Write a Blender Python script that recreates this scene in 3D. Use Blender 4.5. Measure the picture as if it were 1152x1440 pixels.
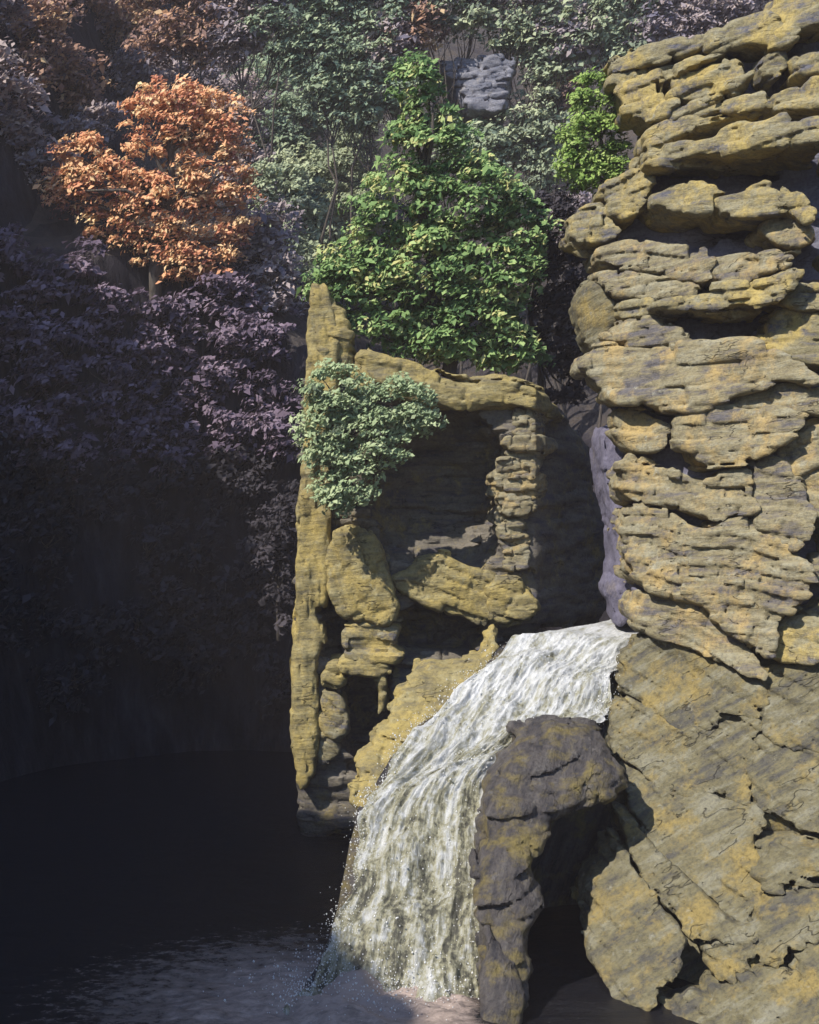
import bpy, math, random
import numpy as np

for o in list(bpy.data.objects):
    bpy.data.objects.remove(o)
scene = bpy.context.scene
C = scene.collection
R = math.radians
rng = np.random.default_rng(11)
random.seed(11)

# ------------------------------------------------------------------ camera, sky, sun, exposure
FPX = 1900.0                 # focal length in photograph pixels
CZ = 8.0                     # camera height above the pool
cam_d = bpy.data.cameras.new('camera')
cam_d.sensor_fit = 'HORIZONTAL'; cam_d.sensor_width = 36.0
cam_d.lens = FPX / 1152.0 * 36.0
cam_d.clip_start = 0.1; cam_d.clip_end = 800
cam = bpy.data.objects.new('camera', cam_d); C.objects.link(cam)
cam.location = (0, 0, CZ); cam.rotation_euler = (R(90), 0, 0)
scene.camera = cam

SUN = np.array([-0.52, -0.42, 0.74]); SUN /= np.linalg.norm(SUN)
world = bpy.data.worlds.new('World'); scene.world = world; world.use_nodes = True
wn = world.node_tree.nodes; wl = world.node_tree.links
sky = wn.new('ShaderNodeTexSky'); sky.sky_type = 'NISHITA'; sky.sun_disc = False
sky.sun_elevation = math.asin(SUN[2]); sky.sun_rotation = math.atan2(SUN[0], SUN[1]) % (2 * math.pi)
sky.ozone_density = 3.5; sky.dust_density = 0.3; sky.air_density = 1.0
bg = wn['Background']; bg.inputs['Strength'].default_value = 0.15
wl.new(sky.outputs['Color'], bg.inputs['Color'])
sun_d = bpy.data.lights.new('sun', 'SUN'); sun_d.energy = 4.6; sun_d.angle = R(0.5); sun_d.color = (1.0, 0.93, 0.80)
sun = bpy.data.objects.new('sun', sun_d); C.objects.link(sun); sun.location = (-30, -20, 60)
from mathutils import Vector
sun.rotation_euler = Vector(SUN).to_track_quat('Z', 'Y').to_euler()
vs = scene.view_settings
vs.view_transform = 'Standard'; vs.look = 'None'; vs.gamma = 1.0; vs.exposure = 0.66; vs.use_curve_mapping = False
scene.cycles.max_bounces = 5; scene.cycles.diffuse_bounces = 3; scene.cycles.glossy_bounces = 2
scene.cycles.transmission_bounces = 3; scene.cycles.caustics_reflective = False; scene.cycles.caustics_refractive = False

# ------------------------------------------------------------------ noise, surface nets, mesh helpers
_T = rng.random((64, 64, 64), dtype=np.float32)
def vnoise(x, y, z, seed=0):
    x = np.asarray(x, np.float32) + 17.3 * seed; y = np.asarray(y, np.float32) + 5.1 * seed; z = np.asarray(z, np.float32) + 9.7 * seed
    x, y, z = np.broadcast_arrays(x, y, z)
    xi = np.floor(x); yi = np.floor(y); zi = np.floor(z)
    fx = x - xi; fy = y - yi; fz = z - zi
    fx = fx * fx * (3 - 2 * fx); fy = fy * fy * (3 - 2 * fy); fz = fz * fz * (3 - 2 * fz)
    xi = xi.astype(np.int32); yi = yi.astype(np.int32); zi = zi.astype(np.int32)
    x0 = xi & 63; x1 = (xi + 1) & 63; y0 = yi & 63; y1 = (yi + 1) & 63; z0 = zi & 63; z1 = (zi + 1) & 63
    a = _T[x0, y0, z0] * (1 - fx) + _T[x1, y0, z0] * fx
    b = _T[x0, y1, z0] * (1 - fx) + _T[x1, y1, z0] * fx
    c = _T[x0, y0, z1] * (1 - fx) + _T[x1, y0, z1] * fx
    d = _T[x0, y1, z1] * (1 - fx) + _T[x1, y1, z1] * fx
    return ((a * (1 - fy) + b * fy) * (1 - fz) + (c * (1 - fy) + d * fy) * fz) * 2 - 1
def fbm(x, y, z, octs=4, seed=0, gain=0.5):
    s = 0; a = 1.0; n = 0
    for k in range(octs):
        s = s + a * vnoise(x * 2.03 ** k, y * 2.03 ** k, z * 2.03 ** k, seed + k * 3); n += a; a *= gain
    return s / n

def surface_nets(F, org, h):
    S = F < 0
    nx, ny, nz = F.shape
    cnt = np.zeros((nx - 1, ny - 1, nz - 1), np.int8)
    for i in (0, 1):
        for j in (0, 1):
            for k in (0, 1):
                cnt += S[i:nx - 1 + i, j:ny - 1 + j, k:nz - 1 + k]
    act = (cnt > 0) & (cnt < 8)
    idx = np.full(act.shape, -1, np.int64); I = np.argwhere(act); idx[act] = np.arange(len(I))
    acc = np.zeros((len(I), 3)); n = np.zeros(len(I))
    cor = [(i, j, k) for i in (0, 1) for j in (0, 1) for k in (0, 1)]
    for a in cor:
        for ax in range(3):
            if a[ax] == 0:
                b = list(a); b[ax] = 1
                fa = F[I[:, 0] + a[0], I[:, 1] + a[1], I[:, 2] + a[2]]; fb = F[I[:, 0] + b[0], I[:, 1] + b[1], I[:, 2] + b[2]]
                m = (fa < 0) != (fb < 0)
                t = np.where(m, fa / np.where(fa == fb, 1, fa - fb), 0)
                p = np.repeat(np.array(a, float)[None], len(I), 0); p[:, ax] += t
                acc += p * m[:, None]; n += m
    V = (I + acc / n[:, None]) * h + np.array(org)
    Q = []
    def quads(ax):
        sl0 = [slice(None)] * 3; sl1 = [slice(None)] * 3
        sl0[ax] = slice(0, -1); sl1[ax] = slice(1, None)
        E = S[tuple(sl0)] != S[tuple(sl1)]
        P = np.argwhere(E)
        o = [k for k in range(3) if k != ax]
        ok = np.ones(len(P), bool)
        for k in o: ok &= (P[:, k] > 0) & (P[:, k] < F.shape[k] - 1)
        P = P[ok]
        ins = S[P[:, 0], P[:, 1], P[:, 2]]
        def at(d0, d1):
            q = P.copy(); q[:, o[0]] += d0; q[:, o[1]] += d1
            return idx[q[:, 0], q[:, 1], q[:, 2]]
        A = np.stack([at(-1, -1), at(0, -1), at(0, 0), at(-1, 0)], 1)
        flip = ins if ax != 1 else ~ins
        A[~flip] = A[~flip][:, ::-1]
        Q.append(A)
    for ax in range(3): quads(ax)
    return V, np.concatenate(Q)

def mesh_np(name, V, Fc, smooth=True, attr=None):
    me = bpy.data.meshes.new(name)
    V = np.asarray(V, np.float32); Fc = np.asarray(Fc, np.int32); k = Fc.shape[1]
    me.vertices.add(len(V)); me.vertices.foreach_set('co', V.ravel())
    me.loops.add(Fc.size); me.loops.foreach_set('vertex_index', Fc.ravel())
    me.polygons.add(len(Fc)); me.polygons.foreach_set('loop_start', np.arange(0, Fc.size, k, dtype=np.int32))
    if smooth: me.polygons.foreach_set('use_smooth', np.ones(len(Fc), bool))
    if attr is not None:
        a = me.attributes.new('tint', 'FLOAT', 'FACE'); a.data.foreach_set('value', np.asarray(attr, np.float32))
    me.update(calc_edges=True); me.validate()
    return me
def obj(name, me, mat, parent=None):
    o = bpy.data.objects.new(name, me); C.objects.link(o)
    if mat is not None: me.materials.append(mat)
    if parent is not None: o.parent = parent
    return o
def tag(o, label, cat, group=None, kind=None):
    o['label'] = label; o['category'] = cat
    if group: o['group'] = group
    if kind: o['kind'] = kind
    return o
def thing(name, label, cat, loc, group=None, kind=None):
    o = bpy.data.objects.new(name, None); C.objects.link(o); o.location = loc
    o.empty_display_size = 0.3
    return tag(o, label, cat, group, kind)

# ------------------------------------------------------------------ materials
def nm(name):
    m = bpy.data.materials.new(name); m.use_nodes = True
    nt = m.node_tree
    return m, nt.nodes, nt.links, nt.nodes['Principled BSDF']
def ramp(n, stops, interp='LINEAR'):
    r = n.new('ShaderNodeValToRGB'); cr = r.color_ramp; cr.interpolation = interp
    while len(cr.elements) > 1: cr.elements.remove(cr.elements[-1])
    cr.elements[0].position = stops[0][0]; cr.elements[0].color = (*stops[0][1], 1)
    for p, c in stops[1:]:
        e = cr.elements.new(p); e.color = (*c, 1)
    return r
def noise(n, l, vec, scale, detail=6, rough=0.6):
    t = n.new('ShaderNodeTexNoise'); t.inputs['Scale'].default_value = scale; t.inputs['Detail'].default_value = detail
    t.inputs['Roughness'].default_value = rough; l.new(vec, t.inputs['Vector']); return t
def mapping(n, l, src, rot=(0, 0, 0), sc=(1, 1, 1), loc=(0, 0, 0)):
    m = n.new('ShaderNodeMapping'); m.inputs['Rotation'].default_value = rot; m.inputs['Scale'].default_value = sc
    m.inputs['Location'].default_value = loc; l.new(src, m.inputs['Vector']); return m.outputs['Vector']
def mixc(n, l, fac, a, b, blend='MIX'):
    m = n.new('ShaderNodeMix'); m.data_type = 'RGBA'; m.blend_type = blend
    for s, v in ((0, fac), (6, a), (7, b)):
        if hasattr(v, 'links'): l.new(v, m.inputs[s])
        else: m.inputs[s].default_value = v if s == 0 else (*v, 1)
    return m.outputs[2]

def rock_mat(name, *cols, bed=0.0, lichen=0.5, crack=1.0, rough=0.85, spec=0.25, bump=0.6):
    grey, olive, ochre, pale = [tuple(0.77 * c for c in k) for k in cols]
    m, n, l, p = nm(name)
    g = n.new('ShaderNodeNewGeometry').outputs['Position']
    oi = n.new('ShaderNodeObjectInfo').outputs['Random']
    off = n.new('ShaderNodeVectorMath'); off.operation = 'MULTIPLY_ADD'
    l.new(oi, off.inputs[0]); off.inputs[1].default_value = (3.1, 1.7, 2.3); l.new(g, off.inputs[2])
    P = off.outputs[0]
    rot = mapping(n, l, P, rot=(0, bed, 0))
    strat = mapping(n, l, rot, sc=(0.55, 0.8, 3.6))
    n1 = noise(n, l, strat, 1.5, 8, 0.68)
    base = ramp(n, [(0.38, grey), (0.50, olive), (0.62, tuple(0.5 * (a + b) for a, b in zip(olive, pale)))])
    l.new(n1.outputs['Fac'], base.inputs['Fac'])
    n2 = noise(n, l, P, 1.1, 9, 0.72)
    lr = ramp(n, [(0.60 - 0.22 * lichen, (0, 0, 0)), (0.72 - 0.20 * lichen, (1, 1, 1))]); l.new(n2.outputs['Fac'], lr.inputs['Fac'])
    c1 = mixc(n, l, lr.outputs['Color'], base.outputs['Color'], ochre)
    n3 = noise(n, l, P, 3.4, 6, 0.7)
    pr = ramp(n, [(0.60, (0, 0, 0)), (0.70, (0.8, 0.8, 0.8))]); l.new(n3.outputs['Fac'], pr.inputs['Fac'])
    c2 = mixc(n, l, pr.outputs['Color'], c1, pale)
    n5 = noise(n, l, P, 13.0, 5, 0.75)
    sr = ramp(n, [(0.33, (0.62, 0.62, 0.66)), (0.5, (1, 1, 1)), (0.68, (1.2, 1.18, 1.1))]); l.new(n5.outputs['Fac'], sr.inputs['Fac'])
    c3 = mixc(n, l, 1.0, c2, sr.outputs['Color'], 'MULTIPLY')
    # cracks and bedding joints: thin dark lines
    ck = mapping(n, l, rot, sc=(0.6, 0.7, 2.4))
    n4 = noise(n, l, ck, 1.3, 3, 0.55)
    ab = n.new('ShaderNodeMath'); ab.operation = 'SUBTRACT'; l.new(n4.outputs['Fac'], ab.inputs[0]); ab.inputs[1].default_value = 0.5
    a2 = n.new('ShaderNodeMath'); a2.operation = 'ABSOLUTE'; l.new(ab.outputs[0], a2.inputs[0])
    nk = noise(n, l, P, 0.9, 3, 0.5); kr = ramp(n, [(0.50, (0.2, 0.2, 0.2)), (0.58, (0, 0, 0))]); l.new(nk.outputs['Fac'], kr.inputs['Fac'])
    a3 = n.new('ShaderNodeMath'); a3.operation = 'ADD'; l.new(a2.outputs[0], a3.inputs[0]); l.new(kr.outputs['Color'], a3.inputs[1])
    cr = ramp(n, [(0.0, (0.35, 0.35, 0.38)), (0.009 * crack + 0.001, (1, 1, 1))]); l.new(a3.outputs[0], cr.inputs['Fac'])
    c4 = mixc(n, l, 1.0, c3, cr.outputs['Color'], 'MULTIPLY')
    l.new(c4, p.inputs['Base Color'])
    p.inputs['Roughness'].default_value = rough; p.inputs['Specular IOR Level'].default_value = spec
    b1 = n.new('ShaderNodeBump'); b1.inputs['Strength'].default_value = bump; b1.inputs['Distance'].default_value = 0.12
    l.new(n1.outputs['Fac'], b1.inputs['Height'])
    b2 = n.new('ShaderNodeBump'); b2.inputs['Strength'].default_value = bump; b2.inputs['Distance'].default_value = 0.05
    l.new(n5.outputs['Fac'], b2.inputs['Height']); l.new(b1.outputs['Normal'], b2.inputs['Normal'])
    b3 = n.new('ShaderNodeBump'); b3.inputs['Strength'].default_value = 0.8; b3.inputs['Distance'].default_value = 0.05
    l.new(cr.outputs['Color'], b3.inputs['Height']); l.new(b2.outputs['Normal'], b3.inputs['Normal'])
    l.new(b3.outputs['Normal'], p.inputs['Normal'])
    return m

M = {}
M['ochre'] = rock_mat('ochre_rock', (0.13, 0.13, 0.16), (0.26, 0.225, 0.125), (0.48, 0.375, 0.14), (0.40, 0.385, 0.30), bed=-0.12, lichen=0.55)
M['buff'] = rock_mat('buff_rock', (0.15, 0.14, 0.15), (0.29, 0.25, 0.15), (0.47, 0.35, 0.16), (0.42, 0.41, 0.33), bed=0.10, lichen=0.46)
M['drab'] = rock_mat('drab_rock', (0.11, 0.105, 0.095), (0.20, 0.178, 0.105), (0.33, 0.255, 0.10), (0.34, 0.335, 0.28), bed=0.55, lichen=0.42, crack=1.2, bump=0.8)
M['shade_blue'] = rock_mat('shade_blue_rock', (0.13, 0.13, 0.20), (0.18, 0.18, 0.25), (0.23, 0.21, 0.18), (0.23, 0.23, 0.31), bed=0.0, lichen=0.08)  # blue-violet of the shadow bands put into the recessed rock's colour
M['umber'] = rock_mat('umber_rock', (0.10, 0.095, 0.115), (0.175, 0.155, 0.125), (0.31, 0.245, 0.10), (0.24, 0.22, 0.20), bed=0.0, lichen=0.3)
M['pale'] = rock_mat('pale_rock', (0.22, 0.215, 0.22), (0.36, 0.33, 0.24), (0.46, 0.39, 0.21), (0.48, 0.47, 0.42), bed=0.0, lichen=0.4)
M['moss'] = rock_mat('mossy_rock', (0.20, 0.175, 0.11), (0.32, 0.265, 0.12), (0.44, 0.345, 0.125), (0.42, 0.385, 0.24), bed=0.1, lichen=0.6)
M['wet'] = rock_mat('wet_dark_rock', (0.04, 0.039, 0.05), (0.095, 0.085, 0.088), (0.23, 0.185, 0.07), (0.18, 0.17, 0.17), bed=1.2, lichen=0.50, rough=0.55, spec=0.35, bump=1.0)
M['olive'] = rock_mat('olive_mossy_rock', (0.08, 0.075, 0.055), (0.17, 0.15, 0.06), (0.30, 0.24, 0.07), (0.24, 0.22, 0.15), bed=-0.3, lichen=0.5)
M['black'] = rock_mat('shaded_wet_rock', (0.018, 0.016, 0.022), (0.032, 0.028, 0.032), (0.04, 0.035, 0.03), (0.05, 0.045, 0.055), bed=1.4, lichen=0.05, rough=0.75, spec=0.15)
M['plum'] = rock_mat('skylit_shade_rock', (0.13, 0.125, 0.19), (0.18, 0.17, 0.25), (0.18, 0.16, 0.18), (0.24, 0.23, 0.31), bed=1.3, lichen=0.1)  # lavender of sky-lit shade painted into the rock colour
M['bluegrey'] = rock_mat('bluegrey_rock', (0.12, 0.13, 0.18), (0.22, 0.22, 0.26), (0.30, 0.27, 0.24), (0.36, 0.36, 0.42), bed=-0.05, lichen=0.2)

def soil_mat():
    m, n, l, p = nm('leaf_litter')
    g = n.new('ShaderNodeNewGeometry').outputs['Position']
    a = noise(n, l, g, 0.6, 8, 0.7); r = ramp(n, [(0.3, (0.02, 0.018, 0.024)), (0.5, (0.045, 0.04, 0.035)), (0.7, (0.09, 0.065, 0.045))])
    l.new(a.outputs['Fac'], r.inputs['Fac']); l.new(r.outputs['Color'], p.inputs['Base Color'])
    p.inputs['Roughness'].default_value = 0.95; p.inputs['Specular IOR Level'].default_value = 0.1
    b = n.new('ShaderNodeBump'); b.inputs['Distance'].default_value = 0.4; a2 = noise(n, l, g, 4, 6, 0.7)
    l.new(a2.outputs['Fac'], b.inputs['Height']); l.new(b.outputs['Normal'], p.inputs['Normal'])
    return m
M['soil'] = soil_mat()

def leaf_mat(name, stops, trans=0.3):
    m, n, l, p = nm(name)
    at = n.new('ShaderNodeAttribute'); at.attribute_name = 'tint'
    r = ramp(n, stops); l.new(at.outputs['Fac'], r.inputs['Fac'])
    l.new(r.outputs['Color'], p.inputs['Base Color']); p.inputs['Roughness'].default_value = 0.8; p.inputs['Specular IOR Level'].default_value = 0.12
    t = n.new('ShaderNodeBsdfTranslucent'); l.new(r.outputs['Color'], t.inputs['Color'])
    mx = n.new('ShaderNodeMixShader'); mx.inputs[0].default_value = trans
    l.new(p.outputs[0], mx.inputs[1]); l.new(t.outputs[0], mx.inputs[2]); l.new(mx.outputs[0], n['Material Output'].inputs['Surface'])
    return m
M['leaf_green'] = leaf_mat('fresh_green_leaf', [(0, (0.04, 0.08, 0.04)), (0.35, (0.12, 0.21, 0.08)), (0.7, (0.26, 0.39, 0.15)), (0.9, (0.44, 0.54, 0.24)), (1, (0.52, 0.50, 0.22))])
M['leaf_bright'] = leaf_mat('bright_green_leaf', [(0, (0.08, 0.13, 0.04)), (0.5, (0.23, 0.35, 0.09)), (1, (0.41, 0.51, 0.18))])
M['leaf_sage'] = leaf_mat('sage_green_leaf', [(0, (0.12, 0.15, 0.11)), (0.5, (0.31, 0.40, 0.23)), (1, (0.47, 0.54, 0.33))])
M['leaf_teal'] = leaf_mat('blue_green_leaf', [(0, (0.10, 0.13, 0.13)), (0.5, (0.25, 0.33, 0.23)), (1, (0.42, 0.48, 0.31))])  # teal and pale hillside leaves lightened and muted, far haze put into their colour
M['leaf_pale'] = leaf_mat('pale_grey_green_leaf', [(0, (0.14, 0.16, 0.14)), (0.5, (0.31, 0.37, 0.25)), (1, (0.47, 0.51, 0.33))])
M['leaf_orange'] = leaf_mat('orange_leaf', [(0, (0.26, 0.11, 0.10)), (0.3, (0.62, 0.26, 0.16)), (0.6, (0.80, 0.45, 0.25)), (1, (0.82, 0.62, 0.36))])
M['leaf_russet'] = leaf_mat('russet_leaf', [(0, (0.14, 0.12, 0.15)), (0.5, (0.34, 0.22, 0.19)), (0.85, (0.54, 0.32, 0.20)), (1, (0.58, 0.42, 0.25))])  # russet and mauve leaves also carry painted haze
M['leaf_mauve'] = leaf_mat('mauve_brown_leaf', [(0, (0.16, 0.15, 0.21)), (0.5, (0.33, 0.28, 0.31)), (1, (0.48, 0.39, 0.36))])
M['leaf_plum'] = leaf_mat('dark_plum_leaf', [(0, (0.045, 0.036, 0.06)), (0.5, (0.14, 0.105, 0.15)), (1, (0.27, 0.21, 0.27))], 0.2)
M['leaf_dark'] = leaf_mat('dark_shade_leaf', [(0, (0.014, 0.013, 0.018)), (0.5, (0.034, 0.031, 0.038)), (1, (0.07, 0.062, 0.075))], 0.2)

def bark_mat():
    m, n, l, p = nm('bark')
    g = n.new('ShaderNodeNewGeometry').outputs['Position']; v = mapping(n, l, g, sc=(6, 6, 1.2))
    a = noise(n, l, v, 2, 6); r = ramp(n, [(0.3, (0.03, 0.025, 0.022)), (0.7, (0.11, 0.09, 0.075))]); l.new(a.outputs['Fac'], r.inputs['Fac'])
    l.new(r.outputs['Color'], p.inputs['Base Color']); p.inputs['Roughness'].default_value = 0.9
    b = n.new('ShaderNodeBump'); b.inputs['Distance'].default_value = 0.05; l.new(a.outputs['Fac'], b.inputs['Height']); l.new(b.outputs['Normal'], p.inputs['Normal'])
    return m
M['bark'] = bark_mat()

def water_mats():
    # white falling water: foam over thin olive-grey water, streaked down the flow (uv: u along, v across)
    m, n, l, p = nm('falling_water')
    uv = n.new('ShaderNodeTexCoord').outputs['UV']
    s = mapping(n, l, uv, sc=(0.75, 2.6, 1)); a = noise(n, l, s, 1.2, 9, 0.72)
    g = n.new('ShaderNodeNewGeometry').outputs['Position']; a2 = noise(n, l, g, 7.0, 6, 0.7)
    ad = n.new('ShaderNodeMath'); ad.operation = 'MULTIPLY_ADD'; l.new(a2.outputs['Fac'], ad.inputs[0]); ad.inputs[1].default_value = 0.55; l.new(a.outputs['Fac'], ad.inputs[2])
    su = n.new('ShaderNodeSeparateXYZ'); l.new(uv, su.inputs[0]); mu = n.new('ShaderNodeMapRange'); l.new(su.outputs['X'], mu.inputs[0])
    mu.inputs[1].default_value = 5.0; mu.inputs[2].default_value = 12.5; mu.inputs[3].default_value = 0.05; mu.inputs[4].default_value = -0.12  # more olive down the flow: reflected colour painted into the lower water
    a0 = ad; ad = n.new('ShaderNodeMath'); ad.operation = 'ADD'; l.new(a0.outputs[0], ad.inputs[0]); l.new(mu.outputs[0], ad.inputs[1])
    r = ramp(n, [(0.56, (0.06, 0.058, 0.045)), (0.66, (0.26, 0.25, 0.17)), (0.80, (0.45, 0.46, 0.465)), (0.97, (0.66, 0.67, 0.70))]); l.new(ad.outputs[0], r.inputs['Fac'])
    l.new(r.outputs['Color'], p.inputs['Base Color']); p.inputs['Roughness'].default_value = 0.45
    b = n.new('ShaderNodeBump'); b.inputs['Strength'].default_value = 0.9; b.inputs['Distance'].default_value = 0.12; l.new(ad.outputs[0], b.inputs['Height']); l.new(b.outputs['Normal'], p.inputs['Normal'])
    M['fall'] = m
    m, n, l, p = nm('white_drops'); p.inputs['Base Color'].default_value = (0.68, 0.69, 0.71, 1); p.inputs['Roughness'].default_value = 0.3; M['drop'] = m
    # dark pool with foam drifting off the foot of the fall
    m, n, l, p = nm('pool_water')
    g = n.new('ShaderNodeNewGeometry').outputs['Position']
    d = n.new('ShaderNodeVectorMath'); d.operation = 'DISTANCE'; l.new(mapping(n, l, g, sc=(0.75, 1, 0)), d.inputs[0]); d.inputs[1].default_value = (-0.6, 22.2, 0)
    fm = n.new('ShaderNodeMapRange'); l.new(d.outputs['Value'], fm.inputs[0]); fm.inputs[1].default_value = 0.4; fm.inputs[2].default_value = 5.4; fm.inputs[3].default_value = 0.44; fm.inputs[4].default_value = -0.13
    q = noise(n, l, mapping(n, l, g, sc=(0.8, 1.3, 1)), 3.6, 10, 0.78)
    ad = n.new('ShaderNodeMath'); ad.operation = 'ADD'; l.new(q.outputs['Fac'], ad.inputs[0]); l.new(fm.outputs[0], ad.inputs[1])
    sx = n.new('ShaderNodeSeparateXYZ'); l.new(g, sx.inputs[0])
    xm = n.new('ShaderNodeMapRange'); l.new(sx.outputs['X'], xm.inputs[0]); xm.inputs[1].default_value = 0.9; xm.inputs[2].default_value = 1.8; xm.inputs[3].default_value = 0.0; xm.inputs[4].default_value = -0.7
    ad0 = ad; ad = n.new('ShaderNodeMath'); ad.operation = 'ADD'; l.new(ad0.outputs[0], ad.inputs[0]); l.new(xm.outputs[0], ad.inputs[1])
    fr = ramp(n, [(0.56, (0, 0, 0)), (0.90, (0.75, 0.75, 0.75))]); l.new(ad.outputs[0], fr.inputs['Fac'])
    c = mixc(n, l, fr.outputs['Color'], (0.008, 0.008, 0.011), (0.50, 0.40, 0.36))
    l.new(c, p.inputs['Base Color'])
    rr = ramp(n, [(0.0, (0.16, 0.16, 0.16)), (0.6, (0.6, 0.6, 0.6))]); l.new(fr.outputs['Color'], rr.inputs['Fac']); l.new(rr.outputs['Color'], p.inputs['Roughness'])
    p.inputs['IOR'].default_value = 1.33
    w = noise(n, l, mapping(n, l, g, sc=(0.7, 1.6, 1)), 1.6, 6, 0.6)
    b = n.new('ShaderNodeBump'); b.inputs['Strength'].default_value = 0.5; b.inputs['Distance'].default_value = 0.25; l.new(w.outputs['Fac'], b.inputs['Height'])
    b2 = n.new('ShaderNodeBump'); b2.inputs['Strength'].default_value = 0.6; b2.inputs['Distance'].default_value = 0.12; l.new(q.outputs['Fac'], b2.inputs['Height']); l.new(b.outputs['Normal'], b2.inputs['Normal'])
    l.new(b2.outputs['Normal'], p.inputs['Normal'])
    M['pool'] = m
water_mats()

# ------------------------------------------------------------------ photograph pixel -> point on a surface
def ray(u, v): return (u - 576.0) / FPX, (720.0 - v) / FPX
def hit(u, v, W):
    rx, rz = ray(u, v); lo, hi = 8.0, 90.0
    for _ in range(40):
        D = 0.5 * (lo + hi)
        if D < W(rx * D, CZ + rz * D): lo = D
        else: hi = D
    return np.array([rx * D, D, CZ + rz * D])
def at(u, v, D):
    rx, rz = ray(u, v); return np.array([rx * D, D, CZ + rz * D])

def poly_sd(px, pz, poly):
    d = np.full(px.shape, 1e9); s = np.ones(px.shape)
    n = len(poly)
    for i in range(n):
        ax, az = poly[i]; bx, bz = poly[i - 1]
        ex, ez = bx - ax, bz - az; wx, wz = px - ax, pz - az
        t = np.clip((wx * ex + wz * ez) / (ex * ex + ez * ez + 1e-12), 0, 1)
        d = np.minimum(d, (wx - ex * t) ** 2 + (wz - ez * t) ** 2)
        c1 = pz >= az; c2 = pz < bz; c3 = ex * wz > ez * wx
        s = np.where((c1 & c2 & c3) | (~c1 & ~c2 & ~c3), -s, s)
    return s * np.sqrt(d)
def smooth_poly(P, it=1):
    P = np.array(P, float)
    for _ in range(it):
        N = np.roll(P, -1, 0); Q = np.empty((2 * len(P), 2)); Q[0::2] = 0.78 * P + 0.22 * N; Q[1::2] = 0.22 * P + 0.78 * N; P = Q
    return P

def rock(name, px, W, front, back, mat, parent, h=0.055, rnd=0.28, bed=0.0, iso=0.10, strat=0.06, layer=0.22, lay_amp=0.05, block=0.05, seed=0, holes=(), org=None, lean=0.0, grow=0.0):
    """A solid block whose outline touches the surface y = W(x, z): it stands `front` metres proud of it and reaches `back` metres in."""
    P3 = np.array([hit(u, v, lambda x, z: W(x, z) - front * 0.6) for u, v in px])
    poly = smooth_poly(P3[:, [0, 2]])
    x0, z0 = poly.min(0) - 0.35 - grow; x1, z1 = poly.max(0) + 0.35 + grow
    X = np.arange(x0, x1, h); Z = np.arange(z0, z1, h)
    GX, GZ = np.meshgrid(X, Z, indexing='ij'); Wg = W(GX, GZ)
    y0 = Wg.min() - front - 0.5 - abs(lean) * 0.5; y1 = (Wg.max() if back < 3 else Wg.mean()) + back + 0.3
    Y = np.arange(y0, y1, h)
    x = X[:, None, None]; y = Y[None, :, None]; z = Z[None, None, :]
    d2 = poly_sd(GX, GZ, poly)[:, None, :] - grow
    zc = poly[:, 1].mean()
    Fr = (Wg - front + lean * (GZ - zc))[:, None, :]
    df = Fr - y; db = y - (Wg[:, None, :] + back)
    q1 = d2 + rnd; q2 = np.maximum(df, db) + rnd
    d = np.sqrt(np.maximum(q1, 0) ** 2 + np.maximum(q2, 0) ** 2) + np.minimum(np.maximum(q1, q2), 0) - rnd
    for (hu, hv, ru, rv, dep, Wd) in holes:
        c = hit(hu, hv, lambda a, b: W(a, b) - front); sc = c[1] / FPX
        e = np.sqrt(((x - c[0]) / (ru * sc)) ** 2 + ((y - c[1] - Wd) / dep) ** 2 + ((z - c[2]) / (rv * sc)) ** 2)
        d = np.maximum(d, (1 - e) * min(ru, rv) * sc)
    d = np.ascontiguousarray(np.broadcast_to(d, (len(X), len(Y), len(Z)))).astype(np.float32)
    band = np.abs(d) < (iso + strat + lay_amp * 1.8 + block) + 2 * h
    I = np.nonzero(band); bx = X[I[0]].astype(np.float32); by = Y[I[1]].astype(np.float32); bz = Z[I[2]].astype(np.float32)
    ca, sa = math.cos(bed), math.sin(bed)
    A = bx * ca - bz * sa; B = bx * sa + bz * ca
    Bw = B + 0.18 * vnoise(A * 0.7, by * 0.7, B * 0.6, seed + 2)
    e = iso * fbm(A * 1.1, by * 1.1, B * 1.5, 4, seed, 0.55)
    e += strat * fbm(A * 0.8, by, Bw * 5.0, 3, seed + 7, 0.6)
    li = np.floor(Bw / layer); fr = Bw / layer - li
    bf = (A / (layer * 3.2) + 3.7 * vnoise(li * 5.77 + 0.5, li * 0 + 0.5, li * 0 + 0.5, seed + 1)); bi = np.floor(bf); fa = bf - bi
    e += block * 0.55 * np.maximum(0, 1 - np.minimum(fa, 1 - fa) * 12)
    e += block * vnoise(li * 7.31 + 0.5, bi * 5.13 + 0.5, np.floor(by / (layer * 3.5)) * 3.7 + 0.5, seed + 6)
    e += lay_amp * vnoise(li * 7.31, li * 3.17 + A * 0.35, by * 0.35, seed + 5) + lay_amp * 0.8 * np.maximum(0, 1 - np.minimum(fr, 1 - fr) * 9)
    d[I] += e
    d[0] = d[-1] = 1; d[:, 0] = d[:, -1] = 1; d[:, :, 0] = d[:, :, -1] = 1
    V, Q = surface_nets(d, (X[0], Y[0], Z[0]), h)
    if parent is not None: V = V - np.array(parent.location)
    elif org is not None: V = V - np.array(org)
    me = mesh_np(name, V, Q); me.set_sharp_from_angle(angle=R(38))
    return obj(name, me, mat, parent)

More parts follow.
